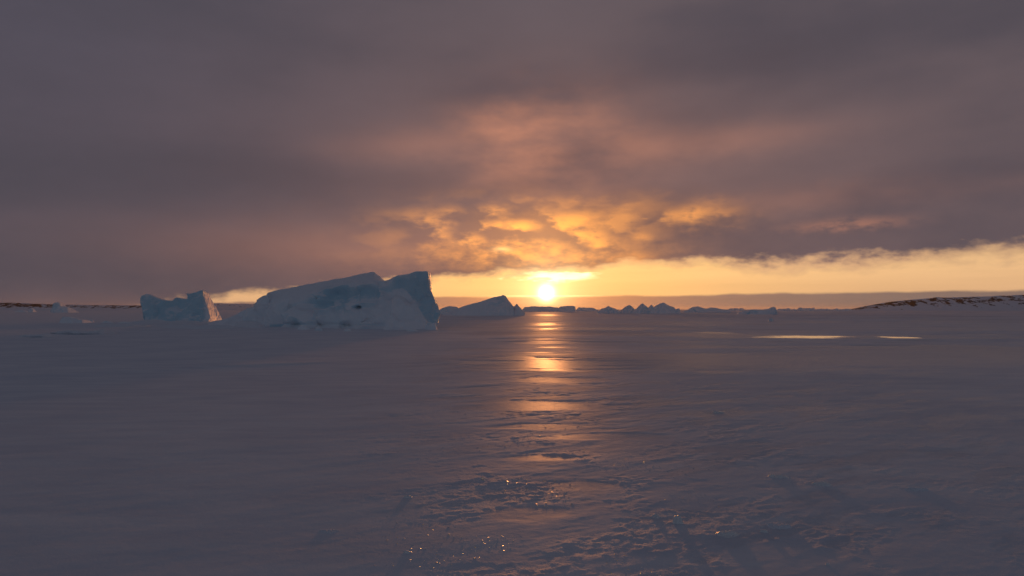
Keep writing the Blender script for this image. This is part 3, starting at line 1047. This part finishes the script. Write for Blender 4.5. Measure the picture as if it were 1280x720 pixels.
shore('headland', [(1058, 387.5), (1066, 385.5), (1085, 381.5), (1110, 377.5), (1140, 374), (1180, 371.5), (1240, 369.8), (1290, 368.5), (1400, 366), (1700, 362)], 640, 160, 389,
      [(1058, 1.15), (1110, 1.0), (1150, .85), (1200, .85), (1280, .85), (1700, .7)])
shore('shore', [(-500, 372), (-150, 376), (0, 378.2), (30, 378.6), (60, 380), (110, 381), (175, 381.5), (260, 379), (330, 380), (420, 383), (500, 388)], 900, 200, 388,
      [(-500, 1.1), (60, 1.1), (90, .8), (170, .9), (230, .35), (500, .3)])

# ------------------------------------------------------------------ foreground ice lumps
LUMPS = [
    (848, 654, 10, 7, 'pale pyramid-shaped ice lump alone on the bare foreground ice'),
    (414, 664, 22, 2.4, 'flat sliver of ice with a sunlit top on the smooth snow, leftmost of the lumps'),
    (974, 596, 20, 5, 'thin ice plate with an orange-lit rim, farthest of the lumps at the right'),
    (1028, 606, 17, 6, 'crusty ice lump right of the orange-rimmed plate'),
    (974, 658, 24, 4, 'long thin ice plate below the crusty lump'),
    (955, 665, 7, 6, 'small bright ice chip touching the left end of the long thin plate'),
    (820, 646, 10, 5, 'small ice wedge just left of the pyramid-shaped lump'),
    (1034, 707, 4, 4, 'tiny sparkling ice chip near the lower right'),
    (510, 692, 10, 4, 'small ice sliver at the edge of the crusted ice'),
    (510, 622, 10, 3, 'small smooth ice bump on the left fringe of the crusted ice'),
    (1140, 612, 24, 4, 'shadowed low ice plate, rightmost of the lumps'),
    (908, 668, 22, 5, 'broad rough ice plate left of the long thin plate'),
    (898, 516, 11, 2.6, 'small ridge of ice standing farther out, right of the glitter'),
]
for k, (px, py, hw, hh, lab) in enumerate(LUMPS):
    f = foot(px, py)
    s = f.y / FPX
    w, h = hw * s, hh * s * (1.3 if k == 0 else 0.75)
    rs = random.Random(200 + k)
    z0 = ground_z(f.x, f.y)
    pts = []
    dpt = max(w * .8, h)
    for i in range(7):
        a = i / 7 * 6.283 + rs.uniform(-.25, .25)
        pts.append(Vector((f.x + math.cos(a) * w * rs.uniform(.8, 1.05), f.y + math.sin(a) * dpt * rs.uniform(.7, 1.05), z0 - .012 - .1 * h)))
    sk = rs.uniform(-.5, .5) if k else 0.0
    for i in range(4):
        a = i / 4 * 6.283 + rs.uniform(-.5, .5)
        q = .3 if k == 0 else rs.uniform(.2, .6)
        pts.append(Vector((f.x + (math.cos(a) * q + sk * .3) * w, f.y + math.sin(a) * dpt * q, z0 + h * (1 if k == 0 else rs.uniform(.3, .9)))))
    me = remesh([pts], max(min(w, h) * .12, .0025), 1)
    p, n = get_co(me), get_no(me)
    d = h * .34 * fbm3(p, .8 / h, 4, k * 3.1) * sstep(z0 - .02, z0 + .3 * h, p[:, 2])
    put_co(me, p + n * d[:, None])
    o = finish('ice_lump', me, M_CHUNK if k not in (1, 10, 4) else M_SNOW, None, Vector((f.x, f.y, z0)))
    tag(o, lab, 'ice lump', 'ice lumps on the foreground ice')

# countless crumbs of broken crust: one object
bm = bmesh.new()
cnt = 0
tries = 0
while cnt < 2400 and tries < 40000:
    tries += 1
    px = random.gauss(715, 150)
    py = 386 + 334 * random.uniform(.30, 1.04)
    f = foot(px, py)
    m_ = float(noise2(np.array([f.x * .9]), np.array([f.y * .9]), 77)[0])
    lim = .12 + .35 * abs((px - 720) / 400)
    if m_ < lim + random.uniform(-.12, .12):
        continue
    s = random.choice((1, 1, 1, 1.4, 2.2)) * random.uniform(.0018, .0038)
    z0 = 0.0
    mat_pts = [Vector((f.x + random.gauss(0, s), f.y + random.gauss(0, s), random.uniform(-.9, .55) * s)) for _ in range(8)]
    hull_into(bm, mat_pts)
    cnt += 1
me = bpy.data.meshes.new('ice_crumbs')
bm.to_mesh(me)
bm.free()
p = get_co(me)
# settle every crumb on the ground under it
p[:, 2] += ground_fields(p[:, 0], p[:, 1])[0]
put_co(me, p)
me.materials.append(M_CHUNK)
o = bpy.data.objects.new('ice_crumbs', me)
o['kind'] = 'stuff'
o['label'] = 'crumbs of broken ice crust glinting on the foreground ice'
o['category'] = 'ice crumbs'
col.objects.link(o)

# ------------------------------------------------------------------ haze over the ice
me = bpy.data.meshes.new('haze')
HX, HZ0, HZ1 = 6400.0, -1.5, 17.5
me.from_pydata([(x, y, z) for z in (HZ0, HZ1) for y in (-HX, HX) for x in (-HX, HX)], [],
               [(0, 2, 3, 1), (4, 5, 7, 6), (0, 1, 5, 4), (2, 6, 7, 3), (0, 4, 6, 2), (1, 3, 7, 5)])
mh = bpy.data.materials.new('thin ice haze')
mh.use_nodes = True
th = mh.node_tree
th.nodes.clear()
ho = th.nodes.new('ShaderNodeOutputMaterial')
hv = th.nodes.new('ShaderNodeVolumePrincipled')
hv.inputs['Color'].default_value = (0.92, 0.90, 0.92, 1)
hv.inputs['Density'].default_value = 0.00012
hv.inputs['Anisotropy'].default_value = 0.6
th.links.new(hv.outputs[0], ho.inputs['Volume'])
me.materials.append(mh)
o = bpy.data.objects.new('haze', me)
o['kind'] = 'stuff'
col.objects.link(o)

# ------------------------------------------------------------------ render look
vs = scene.view_settings
vs.view_transform = 'Standard'
vs.look = 'None'
vs.exposure = 0.0
vs.gamma = 1.0
vs.use_curve_mapping = False
scene.display_settings.display_device = 'sRGB'
scene.cycles.max_bounces = 6
scene.cycles.use_denoising = True
scene.cycles.sample_clamp_indirect = 6.0
